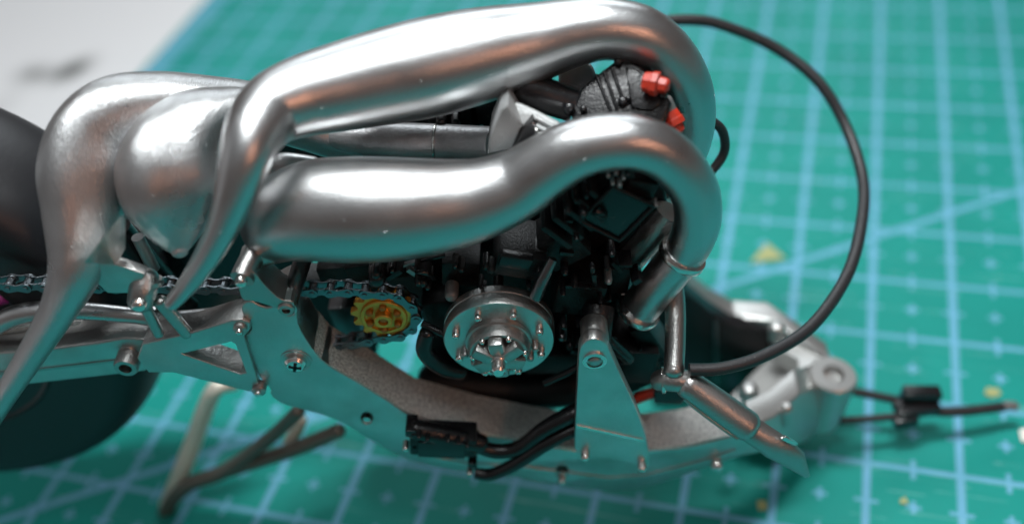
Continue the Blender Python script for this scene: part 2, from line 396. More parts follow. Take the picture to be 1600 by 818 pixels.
# cross-head screw sunk in the pivot plate
p = at(463, 563, YN); k = cmpx(p)
lathe('screw_recess', p, NEAR, [(-.05, 25*k), (.012, 25*k), (.014, 23*k), (.006, 20*k), (.006, 0)], 'frame', frame)
sc = lathe('screw', p, NEAR, [(0, 17*k), (.05, 17*k), (.075, 13*k), (.085, 6*k), (.085, 0)], 'bright', frame)
for a in (20, 110): box('screw_slot', p + NEAR*.083, (20*k, .012, 5*k), 'black', frame, (0, R(a), 0), .002)
for q in ((448, 480, 13),): 
    p = at(q[0], q[1], YN); k = cmpx(p)
    lathe('lug', p, NEAR, [(-.1, q[2]*k), (.03, q[2]*k), (.04, q[2]*k*.85), (.04, q[2]*k*.5), (-.03, q[2]*k*.5), (-.03, 0)], 'cast', frame)
for x, y, r, h in ((878, 743, 6, .10), (960, 706, 5, .05), (1119, 722, 10, .10), (573, 656, 6, -.01)):
    fb(x, y, r, h)
# raised edge along the lower part of the spar
ribbon('spar_rib', [((640, 706), (640, 710), YN - .012), ((730, 724), (730, 728), YN - .012), ((810, 728), (810, 732), YN - .012), ((880, 737), (880, 741), YN - .012),
       ((950, 746), (950, 750), YN - .012), ((1010, 742), (1010, 746), YN - .012), ((1090, 722), (1090, 726), YN - .012), ((1150, 702), (1150, 706), YN - .012)], .03, 'frame', frame, bev=False)
# top tube lug of the pivot plate
pxtube('pivot_tube', [(378, 436, 5.72, 19), (388, 415, 5.85, 19), (400, 392, 6.0, 19)], 'cast', frame, n=4, rnd=(False, True))
fb(378, 436, 10, .07, 5.70)
pxplate('pivot_arm', [(366, 425), (372, 418), (398, 425), (412, 445), (440, 470), (458, 470), (462, 482), (440, 486), (420, 478), (395, 470), (378, 470), (372, 450)], 5.735, .3, 'cast', frame, sm=1)
pxtube('pivot_arm', [(450, 478, 5.80, 14), (462, 440, 6.0, 14), (475, 400, 6.25, 14)], 'dtube', frame, n=4)
pxtube('pivot_arm', [(405, 395, 6.0, 22), (440, 390, 6.05, 20), (470, 392, 6.1, 15)], 'cast', frame, n=4, rnd=(True, True))
# neck rails that close in on the steering head, near and far
neck = [((1090, 694), (1090, 734), YN + .01), ((1146, 679), (1160, 712), 5.86), ((1210, 650), (1232, 700), 6.18), ((1250, 614), (1262, 690), 6.48), ((1282, 604), (1300, 640), 6.75)]
n1 = ribbon('neck_rail', neck, .34, 'neck', bike); 
ribbon('neck_rail', [((1010, 385), (1008, 402), 7.9), ((1060, 432), (1057, 452), 7.9), ((1110, 474), (1106, 494), 7.86), ((1150, 497), (1147, 518), 7.75), ((1205, 500), (1202, 528), 7.62), ((1250, 530), (1248, 575), 7.4), ((1300, 566), (1298, 615), 7.1)], .3, 'neck', bike)
head = lathe('steering_head', atz(1303, 583, 1.25), Vector((.18, 0, 1)), [(-.75, .26), (-.02, .26), (0, .24), (0, .12), (-.3, .11), (-.3, 0)], 'neck', bike)
bm = bmesh.new()
def prism(bm, top, dz):
    a = [bm.verts.new(v) for v in top]; b_ = [bm.verts.new(v + Vector((0, 0, dz))) for v in top]; n = len(a)
    bm.faces.new(a); bm.faces.new(list(reversed(b_)))
    for k in range(n): bm.faces.new((a[k], b_[k], b_[(k+1) % n], a[(k+1) % n]))
prism(bm, [atz(x, y, 1.12) for x, y in ((1195, 505), (1240, 530), (1300, 562), (1318, 590), (1290, 612), (1250, 622), (1248, 560), (1215, 545))], -.35)
from_bm('head_gusset', bm, 'neck', bike, 30)
bm = bmesh.new(); prism(bm, [atz(x, y, .75) for x, y in ((1120, 640), (1200, 560), (1262, 570), (1270, 620), (1200, 668))], -.2)
from_bm('neck_floor', bm, 'neck', bike, 30)
pxplate('neck_shade_panel', [(1020, 410), (1060, 448), (1110, 488), (1146, 510), (1204, 516), (1216, 560), (1150, 650), (1020, 640)], 7.58, .2, 'black2', bike)  # black sheet standing in for shade on the far rail's inner side
pxplate('neck_shade_panel', [(1116, 500), (1122, 502), (1122, 600), (1116, 600)], 7.54, .04, 'dtube', bike)
for x, y, Y, r, hgt, ax in ((1214, 512, 7.4, 13, .16, (0, 0, 1)), (1228, 640, 6.3, 12, .22, (0, 0, 1)), (1170, 610, 6.8, 16, .2, (0, 0, 1)), (1140, 640, 6.4, 10, .1, (0, 0, 1))):
    p = at(x, y, Y); bolt(p - Vector((0, 0, hgt*.6)), r*cmpx(p), hgt, n1, 'neck', 'boss', Vector(ax), seg=20)

# --- swing arm
ys = 5.84
swing = pxplate('swing_arm', [(-60, 556), (62, 547), (147, 536), (194, 528), (226, 530), (240, 545), (240, 570), (226, 580), (147, 589), (29, 602), (-60, 612)], ys, .42, 'frame', bike, bev=.02)
ribbon('arm_rib', [((-50, 585), (-50, 589), ys - .01), ((60, 576), (60, 580), ys - .01), ((200, 560), (200, 564), ys - .01)], .03, 'cast', swing, bev=False)
pxplate('link_plate', [(222, 537), (300, 519), (362, 500), (378, 499), (390, 505), (391, 515), (381, 526), (404, 598), (402, 612), (390, 612), (271, 582), (232, 582), (214, 560)], 5.71, .26, 'frame', swing, holes=[[(284, 553), (361, 534), (368, 538), (384, 582), (375, 584)]], bev=.014)
for x, y, r, h in ((376, 511, 11, .05), (405, 607, 11, .05)):
    p = at(x, y, 5.71); bolt(p, r*cmpx(p), h, swing, 'cast', 'pivot_bolt'); bolt(p + NEAR*h, r*.5*cmpx(p), .03, swing, 'bright', 'pivot_bolt')
p = at(203, 556, 5.84); k = cmpx(p)
lathe('arm_boss', p, NEAR, [(-.1, 19*k), (.13, 19*k), (.15, 17*k), (.15, 10*k), (.04, 9*k), (.04, 0)], 'cast', swing)
lathe('arm_boss', at(206, 535, 5.95), NEAR, [(-.1, 14*k), (.1, 14*k), (.12, 11*k), (.12, 0)], 'cast', swing)
pxtube('arm_brace', [(-40, 545, 5.95, 15), (-12, 512, 5.95, 16), (25, 492, 5.97, 16), (75, 484, 5.99, 15), (140, 486, 6.0, 14), (205, 492, 6.0, 13), (260, 498, 6.02, 13), (330, 492, 6.04, 12), (372, 484, 6.05, 12)], 'pipe', swing)
pxtube('arm_brace', [(-30, 535, 6.1, 9), (10, 515, 6.12, 9), (60, 507, 6.14, 9), (130, 504, 6.15, 8)], 'bright', swing, seg=16)
far = swing.copy(); far.data = swing.data.copy(); COL.objects.link(far); far.parent = bike; far.matrix_parent_inverse = bike_inv
far.data.transform(Matrix.Translation((0, 2*YC, 0)) @ Matrix.Scale(-1, 4, (0, 1, 0))); far.data.flip_normals()
# link knuckle above the arm
kn = pxtube('link_knuckle', [(228, 432, 5.80, 20), (224, 452, 5.72, 22), (219, 472, 5.66, 20)], 'cast', bike, n=4, rnd=(True, True))
lathe('collar', at(228, 440, 5.79), Vector((.2, .5, 1)), [(-.03, .135), (-.02, .145), (.02, .145), (.03, .135)], 'cast', kn)
p = at(218, 473, 5.60); bolt(p, 12*cmpx(p), .07, kn, 'bright')
pxtube('link_rod', [(228, 480, 5.70, 9), (248, 520, 5.72, 9)], 'cast', kn, n=2, seg=14, rnd=(True, True))
pxtube('link_rod', [(250, 470, 5.72, 11), (292, 520, 5.74, 10)], 'cast', kn, n=2, seg=14, rnd=(True, True))
pxplate('heel_plate', [(132, 411), (176, 411), (226, 428), (212, 458), (168, 458), (146, 438)], 5.70, .10, 'frame', bike)
bm = bmesh.new()
f = [at(131, 411, 5.50), at(188, 338, 5.62), at(189, 388, 5.74), at(176, 412, 5.68)]
a = [bm.verts.new(v) for v in f]; b_ = [bm.verts.new(v + Vector((0, .06, -.05))) for v in f]
bm.faces.new(a); bm.faces.new(b_[::-1])
for q in range(4): bm.faces.new((a[q], b_[q], b_[(q+1) % 4], a[(q+1) % 4]))
from_bm('pipe_bracket', bm, 'bright', bike, 30)
pxplate('dark_backing', [(150, 330), (330, 330), (480, 372), (490, 470), (400, 486), (330, 500), (200, 492), (150, 440)], 7.55, .15, 'black2', bike, sm=1, bev=.03)  # added black sheet that keeps the gaps behind the pipes dark
# dark shock body behind the knuckle
pxtube('shock_absorber', [(180, 360, 6.3, 26), (230, 420, 6.3, 26), (290, 480, 6.35, 24)], 'black2', bike, n=4)
pxtube('shock_absorber', [(215, 370, 6.15, 10), (240, 420, 6.15, 10)], 'greyp', bike, n=3, seg=16)

# --- rear wheel
wc = Vector((-6.98, 6.95, 3.68))
prof = []
for k in range(25):
    a = -math.pi*.5 + math.pi*k/24
    prof.append((math.sin(a)*.72, 2.02 + .42*math.cos(a)**.8 if abs(math.cos(a)) > 1e-6 else 2.02))
prof = [(-.60, 1.44)] + prof + [(.60, 1.44)]
tyre = lathe('tyre', wc, Vector((0, 1, 0)), prof, 'tyre', bike, seg=96, smooth=50)
rim = lathe('rim', wc, Vector((0, 1, 0)), [(-.58, 1.46), (-.62, 1.40), (-.56, 1.28), (.56, 1.28), (.62, 1.40), (.58, 1.46)], 'tyre', bike, seg=72, smooth=40, close=True)
for k in range(3):
    a = k*2*math.pi/3 + .31; d = Vector((math.cos(a), 0, math.sin(a)))
    cmtube('spoke', [(wc + d*.2 + NEAR*.3, .2), (wc + d*.8 + NEAR*.42, .14), (wc + d*1.40 + NEAR*.5, .13)], 'magenta', rim, n=3, seg=12)

# --- engine, black
eng = pxplate('engine_block', [(500, 430), (560, 400), (690, 392), (800, 365), (880, 300), (930, 262), (1040, 280), (1044, 340), (1005, 395), (965, 468), (1010, 500), (1032, 560), (1025, 612),
      (900, 628), (870, 612), (800, 600), (700, 604), (668, 560), (662, 500), (640, 452), (560, 440), (515, 452)], 6.62, .9, 'black', bike, sm=1, bev=.04)
def eb(x, y, Y, w, h, d, a, m='black', bev=.02, **k): return pxbox('engine_cover', x, y, Y, w, h, d, a, m, eng, bev, **k)
eb(812, 418, 5.98, 78, 48, .5, 22); eb(806, 412, 5.94, 52, 26, .1, 22, 'black2')
eb(905, 470, 6.08, 78, 66, .5, 16); eb(900, 450, 6.05, 50, 6, .06, 16, 'black2', .006)
eb(880, 395, 6.10, 70, 60, .4, -28); eb(720, 430, 6.2, 60, 50, .4, 10)
for i in range(5): eb(870 + i*18, 372 - i*14, 5.98 + .012*i, 10, 64, .5, -38, 'black', .008)
pxplate('engine_cover', [(466, 440), (660, 440), (664, 500), (616, 512), (590, 540), (584, 604), (540, 594), (500, 556), (470, 505)], 6.95, .3, 'black', eng, bev=.02)
# dark panel with a rim under the pipe
pp = [(906, 345), (958, 292), (1022, 322), (968, 376)]
pxplate('engine_cover', pp, 6.02, .12, 'black2', eng, bev=.01)
for (x0, y0), (x1, y1) in zip(pp, pp[1:] + pp[:1]):
    pxtube('panel_rim', [(x0, y0, 6.01, 3.5), (x1, y1, 6.01, 3.5)], 'black', eng, n=2, seg=8, rnd=(True, True))
for x, y in ((950, 272), (962, 268), (974, 276), (957, 284), (968, 287), (981, 270), (1025, 318)):
    p = at(x, y, 5.98); bolt(p, random.uniform(2.5, 4)*cmpx(p), .04, eng, random.choice(('greyp', 'black2')), 'stud')
eb(965, 292, 6.12, 60, 34, .3, -30); eb(1000, 300, 6.1, 50, 40, .4, 20)
eb(965, 440, 6.25, 40, 56, .4, 12); eb(1000, 375, 6.5, 50, 70, .3, 30); eb(880, 570, 6.15, 120, 44, .5, 6)
eb(985, 575, 6.0, 80, 74, .5, 12); eb(1015, 540, 6.1, 30, 90, .4, -22); eb(690, 500, 6.2, 50, 80, .4, 0)
eb(600, 425, 6.3, 120, 40, .5, -4); eb(530, 440, 6.35, 60, 60, .4, 0); eb(540, 505, 6.55, 40, 70, .3, 0, 'dtube')
pxtube('engine_rod', [(838, 462, 5.86, 11), (848, 436, 5.88, 10), (864, 404, 5.95, 8)], 'dtube', eng, n=3, seg=18, rnd=(True, False))
pxtube('engine_lever', [(938, 522, 5.86, 11), (982, 560, 5.90, 10)], 'black2', eng, n=2, seg=18, rnd=(True, True))
pxtube('engine_hose', [(668, 520, 5.95, 13), (664, 548, 5.92, 14), (690, 572, 5.92, 14), (720, 580, 5.95, 13)], 'black2', eng, n=5, seg=18, rnd=(True, True))
pxtube('engine_hose', [(660, 505, 6.0, 6), (690, 520, 5.92, 6), (720, 535, 5.9, 6)], 'black2', eng, n=3, seg=12)
pxtube('engine_hose', [(850, 598, 5.75, 6), (900, 575, 5.78, 6), (940, 545, 5.85, 6)], 'black2', eng, n=4, seg=12)
pxtube('engine_sump', [(676, 596, 6.5, 34), (740, 602, 6.5, 36), (820, 606, 6.5, 35), (890, 602, 6.5, 33)], 'black', eng, n=4, seg=28, rnd=(True, True))
pxtube('engine_mount', [(930, 555, 5.72, 20), (932, 520, 5.9, 24), (935, 480, 6.1, 26)], 'black2', eng, n=4, seg=24)
for x, y, r, m_ in ((706, 452, 11, 'greyp'), (878, 516, 8, 'dtube'), (880, 498, 6, 'black2'), (760, 405, 6, 'black2'), (590, 428, 14, 'black2'), (950, 428, 6, 'greyp'), (655, 430, 7, 'black2'), (955, 385, 6, 'black2'), (900, 360, 5, 'black2')):
    p = at(x, y, 6.05 if x != 706 else 6.1); bolt(p, r*cmpx(p), .12, eng, m_)
eb(652, 432, 6.1, 9, 40, .06, -38, 'greyp', .006)
eb(640, 414, 6.14, 34, 5, .05, -10, 'greyp', .004); eb(676, 405, 6.12, 40, 4, .05, -8, 'black2', .004)
rng = random.Random(11)
for x0, x1, y0, y1, n_ in ((700, 900, 395, 450, 14), (870, 1000, 400, 520, 16), (880, 1010, 530, 610, 10), (560, 680, 405, 445, 9), (870, 1020, 285, 370, 8)):
    for _ in range(n_):
        x, y = rng.uniform(x0, x1), rng.uniform(y0, y1); yy = rng.uniform(6.0, 6.15); kind = rng.random()
        if kind < .45:
            p = at(x, y, yy); bolt(p, rng.uniform(4, 8)*cmpx(p), .1, eng, rng.choice(('black', 'black2', 'black2')), seg=rng.choice((6, 12)))
        elif kind < .8: pxbox('engine_rib', x, y, yy, rng.uniform(14, 34), rng.uniform(5, 12), .2, rng.choice((-32, 20, 16, 58, 8)), rng.choice(('black', 'black2')), eng, .008)
        else:
            a_ = rng.uniform(0, 6.28); d_ = rng.uniform(16, 30)
            pxtube('engine_pipe', [(x, y, yy, 4.5), (x + d_*.5*math.cos(a_), y + d_*.5*math.sin(a_) - 4, yy - .05, 4.5), (x + d_*math.cos(a_), y + d_*math.sin(a_), yy + .1, 4.5)], 'black2', eng, n=4, seg=10, rnd=(True, True))
# parts between the two pipes
pxplate('engine_cover', [(420, 196), (560, 176), (700, 140), (806, 140), (806, 250), (420, 268)], 7.75, .2, 'black', eng, bev=.02)  # added black sheet standing in for the dark void here
pxtube('intake_pipe', [(520, 212, 7.1, 20), (580, 218, 7.05, 28), (640, 222, 7.0, 30), (700, 224, 6.97, 30), (775, 226, 6.75, 28)], 'mtube', bike, n=5)
it = pxtube('intake_pipe', [(470, 225, 7.3, 32), (520, 220, 7.3, 34), (580, 200, 7.3, 30)], 'black2', bike, n=4)
lathe('pipe_seam', at(681, 223, 6.98), at(700, 226, 6.97) - at(640, 224, 7.0), [(-.014, .163), (-.006, .172), (.006, .172), (.014, .163)], 'bright', it)
q0 = at(830, 185, 6.52); QT = R(50)
cl = tplate('clamp_block', [(786, 172), (800, 157), (816, 160), (888, 196), (880, 214), (846, 214), (814, 196), (800, 196)], q0, QT, .3, 'clamp', bike, sm=1, bev=.03)
pxplate('clamp_jaw', [(762, 242), (768, 208), (782, 172), (794, 164), (816, 196), (800, 234)], 6.46, .3, 'clamp', cl, bev=.025)
pxplate('clamp_jaw', [(798, 240), (818, 200), (832, 190), (852, 208), (836, 226)], 6.44, .2, 'dtube', cl, bev=.02)
for a_, b_ in (((836, 184), (880, 206)), ((832, 194), (868, 212))):
    cmtube('clamp_rib', [(tpoint(*a_, q0, QT, .01), .02), (tpoint(*b_, q0, QT, .01), .02)], 'clamp', cl, n=2, seg=8, rnd=(True, True))
for x, y in ((838, 200), (844, 209)): p = tpoint(x, y, q0, QT); bolt(p, 4*cmpx(p), .05, cl, 'bright')
for x, y, w, h, a in ((700, 190, 60, 36, -6), (752, 176, 56, 50, 8), (742, 190, 16, 60, 0), (790, 152, 40, 30, 16)): pxbox('engine_cover', x, y, 7.2, w, h, .3, a, 'black', eng, .02)
for x, y in ((690, 184), (712, 186)): p = at(x, y, 7.15); bolt(p, 9*cmpx(p), .1, eng, 'black2')
CT = R(52); c0 = at(970, 145, 6.72)
cn = Vector((0, -math.cos(CT), math.sin(CT)))
carb = tplate('carburettor', [(892, 176), (908, 136), (930, 118), (962, 94), (972, 89), (984, 92), (1004, 104), (1032, 128), (1050, 160), (1040, 190), (990, 210), (900, 210)], c0, CT, .5, 'black2', bike, bev=.035)
pxtube('carburettor_mouth', [(818, 138, 6.85, 27), (850, 149, 6.83, 28), (896, 164, 6.8, 27)], 'black2', carb, n=3, rnd=(True, False))
lathe('carburettor_cap', at(902, 122, 7.1), Vector((-.1, -.5, .8)), [(-.1, .16), (.02, .16), (.04, .14), (.04, 0)], 'greyp', carb)
for a_, b_ in (((932, 118), (954, 174)), ((944, 112), (964, 170)), ((956, 106), (974, 158))):
    cmtube('rib', [(tpoint(*a_, c0, CT, .004), .016), (tpoint(*b_, c0, CT, .004), .016)], 'black2', carb, n=2, seg=8, rnd=(True, True))
tplate('carburettor_lid', [(978, 104), (996, 108), (1024, 134), (1034, 160), (1020, 172), (986, 168)], c0 + cn*.03, CT, .06, 'black2', carb, bev=.015)
for x, y, r in ((966, 98, 7), (973, 160, 8), (890, 170, 9), (1036, 150, 7), (982, 156, 5), (912, 172, 6), (1008, 190, 6), (940, 186, 6)): p = tpoint(x, y, c0, CT); bolt(p, r*cmpx(p), .06, carb, 'black2', 'stud', axis=cn)
def knob(x, y, Y, ax, r, hgt):
    p = at(x, y, Y); lathe('red_cap', p, Vector(ax), [(-.02, r*.9), (.04, r), (.05, r*1.12), (.1, r*1.12), (.11, r*.75), (hgt, r*.7), (hgt + .02, r*.45), (hgt + .02, 0)], 'red', carb, seg=8, smooth=25)
knob(1010, 128, 6.66, (.66, -.30, -.05), .088, .17)
pxtube('cap_stem', [(1038, 160, 6.7, 14), (1046, 176, 6.68, 13)], 'greyp', carb, n=2, seg=16, rnd=(True, False))
knob(1047, 178, 6.66, (.35, -.5, -.75), .08, .16)
pxtube('breather_hose', [(1030, 190, 7.2, 7), (1080, 180, 7.3, 7), (1122, 196, 7.35, 7.5), (1133, 226, 7.35, 7.5), (1124, 252, 7.3, 7.5), (1100, 276, 7.2, 7), (1050, 300, 6.9, 7), (1000, 320, 6.75, 7)], 'rubber', bike, n=6, seg=16)
# silver stub behind the lower pipe, and the header it leads to
pxtube('cylinder_stub', [(1046, 330, 6.5, 24), (1020, 362, 6.5, 25), (985, 400, 6.55, 26)], 'cast', bike, n=3)

# --- clutch
p = at(780, 508, 5.98); k = cmpx(p); RC = 86*k
cl = lathe('clutch_disc', p, NEAR, [(-.05, RC*.86), (-.03, RC*.985), (-.01, RC), (.05, RC), (.055, RC*.985), (.075, RC*.985), (.08, RC), (.16, RC), (.185, RC*.975), (.185, RC*.60), (.15, RC*.58), (.15, 0)], 'frame', bike, seg=72)
tag(cl, 'round silver dry clutch cover with bolts and wedge-shaped lobes')
def ring(a, rr): return Vector((math.cos(a)*rr, 0, math.sin(a)*rr))
lathe('clutch_hub', p + NEAR*.17, NEAR, [(-.02, RC*.60), (.06, RC*.595), (.07, RC*.56), (.14, RC*.55), (.175, RC*.51), (.18, RC*.47), (.165, RC*.43), (.12, RC*.41), (.12, 0)], 'cast', cl, seg=56)
for i in range(8):
    a = i*math.pi/4 + .32; bolt(p + NEAR*.185 + ring(a, RC*.80), .036, .085, cl, 'bright', seg=16)
pf = p + NEAR*.29
for i in range(6):
    a = i*math.pi/3 + R(30)
    box('clutch_lobe', pf + NEAR*.045 + ring(a, RC*.26), (RC*.40, .20, RC*.27), 'cast', cl, (0, -a, R(14)*math.cos(a)), .03)
    bolt(pf + ring(a + math.pi/6, RC*.46), .030, .09, cl, 'bright', 'spring_post', seg=14)
for i in range(7):
    a = math.pi + R(14) + i*R(152)/6
    bolt(p + NEAR*.185 + ring(a, RC*.66), .036, .09, cl, 'cast', 'spring_post', seg=12)
lathe('centre_post', pf, NEAR, [(0, RC*.17), (.14, RC*.17), (.16, RC*.13), (.25, RC*.125), (.27, RC*.09), (.27, 0)], 'bright', cl, seg=20)

# --- sprocket and chain
YS = 6.02
ps = at(600, 493, YS); k = cmpx(ps); RS = 46*k
pts = []
NT = 13
for i in range(NT):
    a = 2*math.pi*i/NT
    for da, rr in ((-.14, 1.0), (-.07, 1.13), (.07, 1.13), (.14, 1.0), (.2, .93), (.28, .93)):
        pts.append((ps.x + RS*rr*math.cos(a + da), ps.z + RS*rr*math.sin(a + da)))
spk = plate_xz('sprocket', [pts], YS, .07, 'gold', bike, .008)
lathe('sprocket_rim', ps, NEAR, [(-.02, RS*.80), (.02, RS*.80), (.03, RS*.77), (.03, RS*.66), (.01, RS*.64), (.01, 0)], 'gold', spk, seg=48)
lathe('sprocket_hub', ps, NEAR, [(0, RS*.32), (.07, RS*.32), (.08, RS*.28), (.08, RS*.17), (.03, RS*.15), (.03, 0)], 'gold', spk, seg=32)
lathe('shaft_end', ps + NEAR*.03, NEAR, [(0, RS*.14), (.03, RS*.13), (.035, 0)], 'amber', spk, seg=6)
for i in range(6): bolt(ps + NEAR*.012 + ring(i*math.pi/3 + .35, RS*.54), RS*.13, .05, spk, 'amber', seg=16)
chain = empty('chain', ps); chain.parent = bike; chain.matrix_parent_inverse = bike_inv
# chain path in the model's side plane: upper run from the rear, round the sprocket, lower run back
up_pts = [at(x, y, YS) for x, y in ((-70, 446), (75, 447), (250, 449), (400, 452), (500, 455), (560, 454))]
RP = RS*1.10
path = [(v.x, v.z) for v in up_pts]
a0 = math.atan2(path[-1][1] - ps.z, path[-1][0] - ps.x)
for i in range(0, 41):
    a = R(100) - i/40*R(200); path.append((ps.x + RP*math.cos(a), ps.z + RP*math.sin(a)))
low = [at(x, y, YS) for x, y in ((545, 537), (500, 545), (400, 560), (300, 580))]
path += [(v.x, v.z) for v in low]
def walk(path, step):
    out = [Vector(path[0])]; acc = 0
    for a, b_ in zip(path, path[1:]):
        a, b_ = Vector(a), Vector(b_); seg = (b_ - a).length; d = step - acc
        while d <= seg: out.append(a + (b_ - a)*(d/seg)); d += step
        acc = (acc + seg) % step if seg else acc
    return out
PITCH_C = 27*cmpx(ps)
jp = walk(path, PITCH_C)
def link_mesh(outer):
    bm = bmesh.new(); hw = PITCH_C/2; r = .052
    for s in (-1, 1):
        y0 = s*(.062 if outer else .044); th = .008
        prof = []
        for i in range(9): a = -math.pi/2 + math.pi*i/8; prof.append((hw + r*math.cos(a), r*math.sin(a)))
        prof.append((0, r*.62))
        for i in range(9): a = math.pi/2 + math.pi*i/8; prof.append((-hw + r*math.cos(a), r*math.sin(a)))
        prof.append((0, -r*.62))
        A = [bm.verts.new((x, y0 - th, z)) for x, z in prof]; B = [bm.verts.new((x, y0 + th, z)) for x, z in prof]; n = len(A)
        bm.faces.new(A); bm.faces.new(B[::-1])
        for i in range(n): bm.faces.new((A[i], B[i], B[(i+1) % n], A[(i+1) % n]))
    for sgn in ((-1, 1) if outer else ()):
        for rr, yy in ((.040, .040), (.024, .080)):
            A = [bm.verts.new((sgn*hw + rr*math.cos(i*math.pi/5), -yy, rr*math.sin(i*math.pi/5))) for i in range(10)]
            B = [bm.verts.new((v.co.x, yy, v.co.z)) for v in A]
            bm.faces.new(A); bm.faces.new(B[::-1])
            for i in range(10): bm.faces.new((A[i], B[i], B[(i+1) % 10], A[(i+1) % 10]))
    bmesh.ops.recalc_face_normals(bm, faces=bm.faces)
    me = bpy.data.meshes.new('link'); bm.to_mesh(me); bm.free(); me.materials.append(MT['chain'])
    for p_ in me.polygons: p_.use_smooth = True
    me.set_sharp_from_angle(angle=R(35)); return me
lm = (link_mesh(False), link_mesh(True))
for i, (a, b_) in enumerate(zip(jp, jp[1:])):
    o = bpy.data.objects.new('link', lm[i % 2]); COL.objects.link(o); o.parent = chain
    mid = (a + b_)/2; o.location = Vector((mid.x, YS + .035, mid.y)) - ps
    o.rotation_euler = (0, -math.atan2(b_.y - a.y, b_.x - a.x), 0)

# --- triangular engine bracket
br = pxplate('engine_bracket', [(904, 556), (907, 541), (918, 530), (934, 528), (948, 536), (954, 552), (1006, 664), (1017, 724), (1012, 730), (902, 706), (897, 700), (900, 640)], 5.50, .13, 'frame', bike, sm=1, bev=.012)
p = at(929, 562, 5.5); k = cmpx(p)
lathe('bracket_eye', p, NEAR, [(-.02, 19*k), (.018, 19*k), (.024, 16*k), (.024, 13*k), (-.02, 12*k), (-.02, 0)], 'bright', br, seg=32)
bolt(p, 10*k, .04, br, 'cast')
lathe('bracket_bush', at(930, 537, 5.60), NEAR, [(-.25, 22*k), (.07, 22*k), (.09, 20*k), (.09, 0)], 'cast', br, seg=32)
ribbon('bracket_step', [((902, 664), (902, 668), 5.492), ((1005, 686), (1005, 690), 5.492)], .03, 'bright', br, bev=False)
for x, y in ((914, 708), (1003, 725)): p = at(x, y, 5.49); bolt(p, 7*cmpx(p), .08, br, 'bright', seg=16)

# --- ignition coil with its two leads
co = pxbox('ignition_coil', 692, 700, 5.50, 104, 46, .24, 12, 'black', bike, .025)
pxtube('coil_top', [(648, 670, 5.58, 16), (700, 680, 5.58, 17), (752, 692, 5.58, 15)], 'black2', co, n=3, seg=20, rnd=(True, True))
pxbox('coil_face', 690, 704, 5.475, 74, 40, .04, 12, 'black2', co, .012)
for x, y, s in ((642, 678, 18), (648, 698, 10), (738, 728, 14), (740, 702, 16)): pxbox('coil_ear', x, y, 5.5, s, s, .2, 12, 'black2', co, .012)
for x, y in ((634, 697), (734, 736)): p = at(x, y, 5.52); bolt(p, 5*cmpx(p), .05, co, 'bright')
for x, y in ((655, 680), (668, 684), (700, 686), (716, 690), (730, 694)): p = at(x, y, 5.46); bolt(p, 3.5*cmpx(p), .04, co, 'black2', 'terminal', seg=8)
pxtube('coil_lead', [(740, 694, 5.56, 11), (775, 704, 5.55, 12), (812, 698, 5.56, 12), (850, 670, 5.60, 13), (890, 648, 5.66, 14), (935, 630, 5.75, 14)], 'black2', co, n=6, seg=18)
pxtube('coil_lead', [(742, 738, 5.52, 9), (768, 740, 5.50, 10), (805, 724, 5.50, 11), (850, 694, 5.54, 12), (892, 672, 5.62, 12), (935, 655, 5.72, 12)], 'black2', co, n=6, seg=18)

# --- coolant pipe tee, sleeve and cut blade end
tee = pxtube('coolant_pipe', [(1052, 440, 6.35, 15), (1055, 480, 6.12, 16), (1055, 530, 5.86, 16), (1053, 580, 5.60, 16)], 'cast', bike, n=4, rnd=(True, True))
pxtube('pipe_joint', [(1030, 594, 5.66, 16), (1048, 592, 5.60, 19), (1074, 596, 5.58, 18)], 'cast', tee, n=4, seg=24, rnd=(True, True))
lathe('joint_ring', at(1037, 593, 5.63), Vector((1, -.1, 0)), [(-.02, .11), (-.015, .122), (.015, .122), (.02, .11)], 'bright', tee, seg=28)
pxtube('pipe_sleeve', [(1076, 600, 5.56, 23), (1110, 624, 5.47, 24), (1166, 664, 5.33, 25)], 'cast', tee, n=4, rnd=(True, True))
pxtube('sleeve_seam', [(1070, 622, 5.46, 4), (1102, 648, 5.37, 4), (1152, 684, 5.24, 4)], 'cast', tee, n=2, seg=8)
# blade: a half tube, cut open
bm = bmesh.new(); st = [(1160, 662, 5.36, 21, 0.0), (1190, 682, 5.28, 22, .15), (1215, 700, 5.23, 24, .45), (1240, 718, 5.18, 20, .8), (1262, 744, 5.14, 4, 1.0)]
rings = []
for x, y, Y, r, fl in st:
    c0 = at(x, y, Y); kk = cmpx(c0); d = (at(x + 10, y + 8, Y) - c0).normalized(); nrm = Vector((0, 1, 0)).cross(d).normalized()
    rg = []
    for i in range(13):
        a = -math.pi*.55 + i*math.pi*1.1/12
        rg.append(c0 + nrm*(math.sin(a)*r*kk) + Vector((0, -1, 0))*(math.cos(a)*r*kk*(1 - fl*.85)))
    rings.append(rg)
vo = [[bm.verts.new(v) for v in rg] for rg in rings]; vi = [[bm.verts.new(v + Vector((0, .022, 0))) for v in rg] for rg in rings]
n = len(rings)
for i in range(n-1):
    for j in range(12):
        bm.faces.new((vo[i][j], vo[i][j+1], vo[i+1][j+1], vo[i+1][j])); bm.faces.new((vi[i][j], vi[i+1][j], vi[i+1][j+1], vi[i][j+1]))
    for j in (0, 12): bm.faces.new((vo[i][j], vo[i+1][j], vi[i+1][j], vi[i][j]))
for i in (0, n-1):
    for j in range(12): bm.faces.new((vo[i][j], vo[i][j+1], vi[i][j+1], vi[i][j]))
from_bm('pipe_blade', bm, 'cast', tee, 40)
pxbox('blade_chip', 1234, 690, 5.20, 30, 9, .03, 48, 'bright', tee, .006)
pxplate('stop_plate', [(1022, 612), (1062, 606), (1072, 622), (1064, 632), (1022, 630)], 5.95, .2, 'black2', tee)
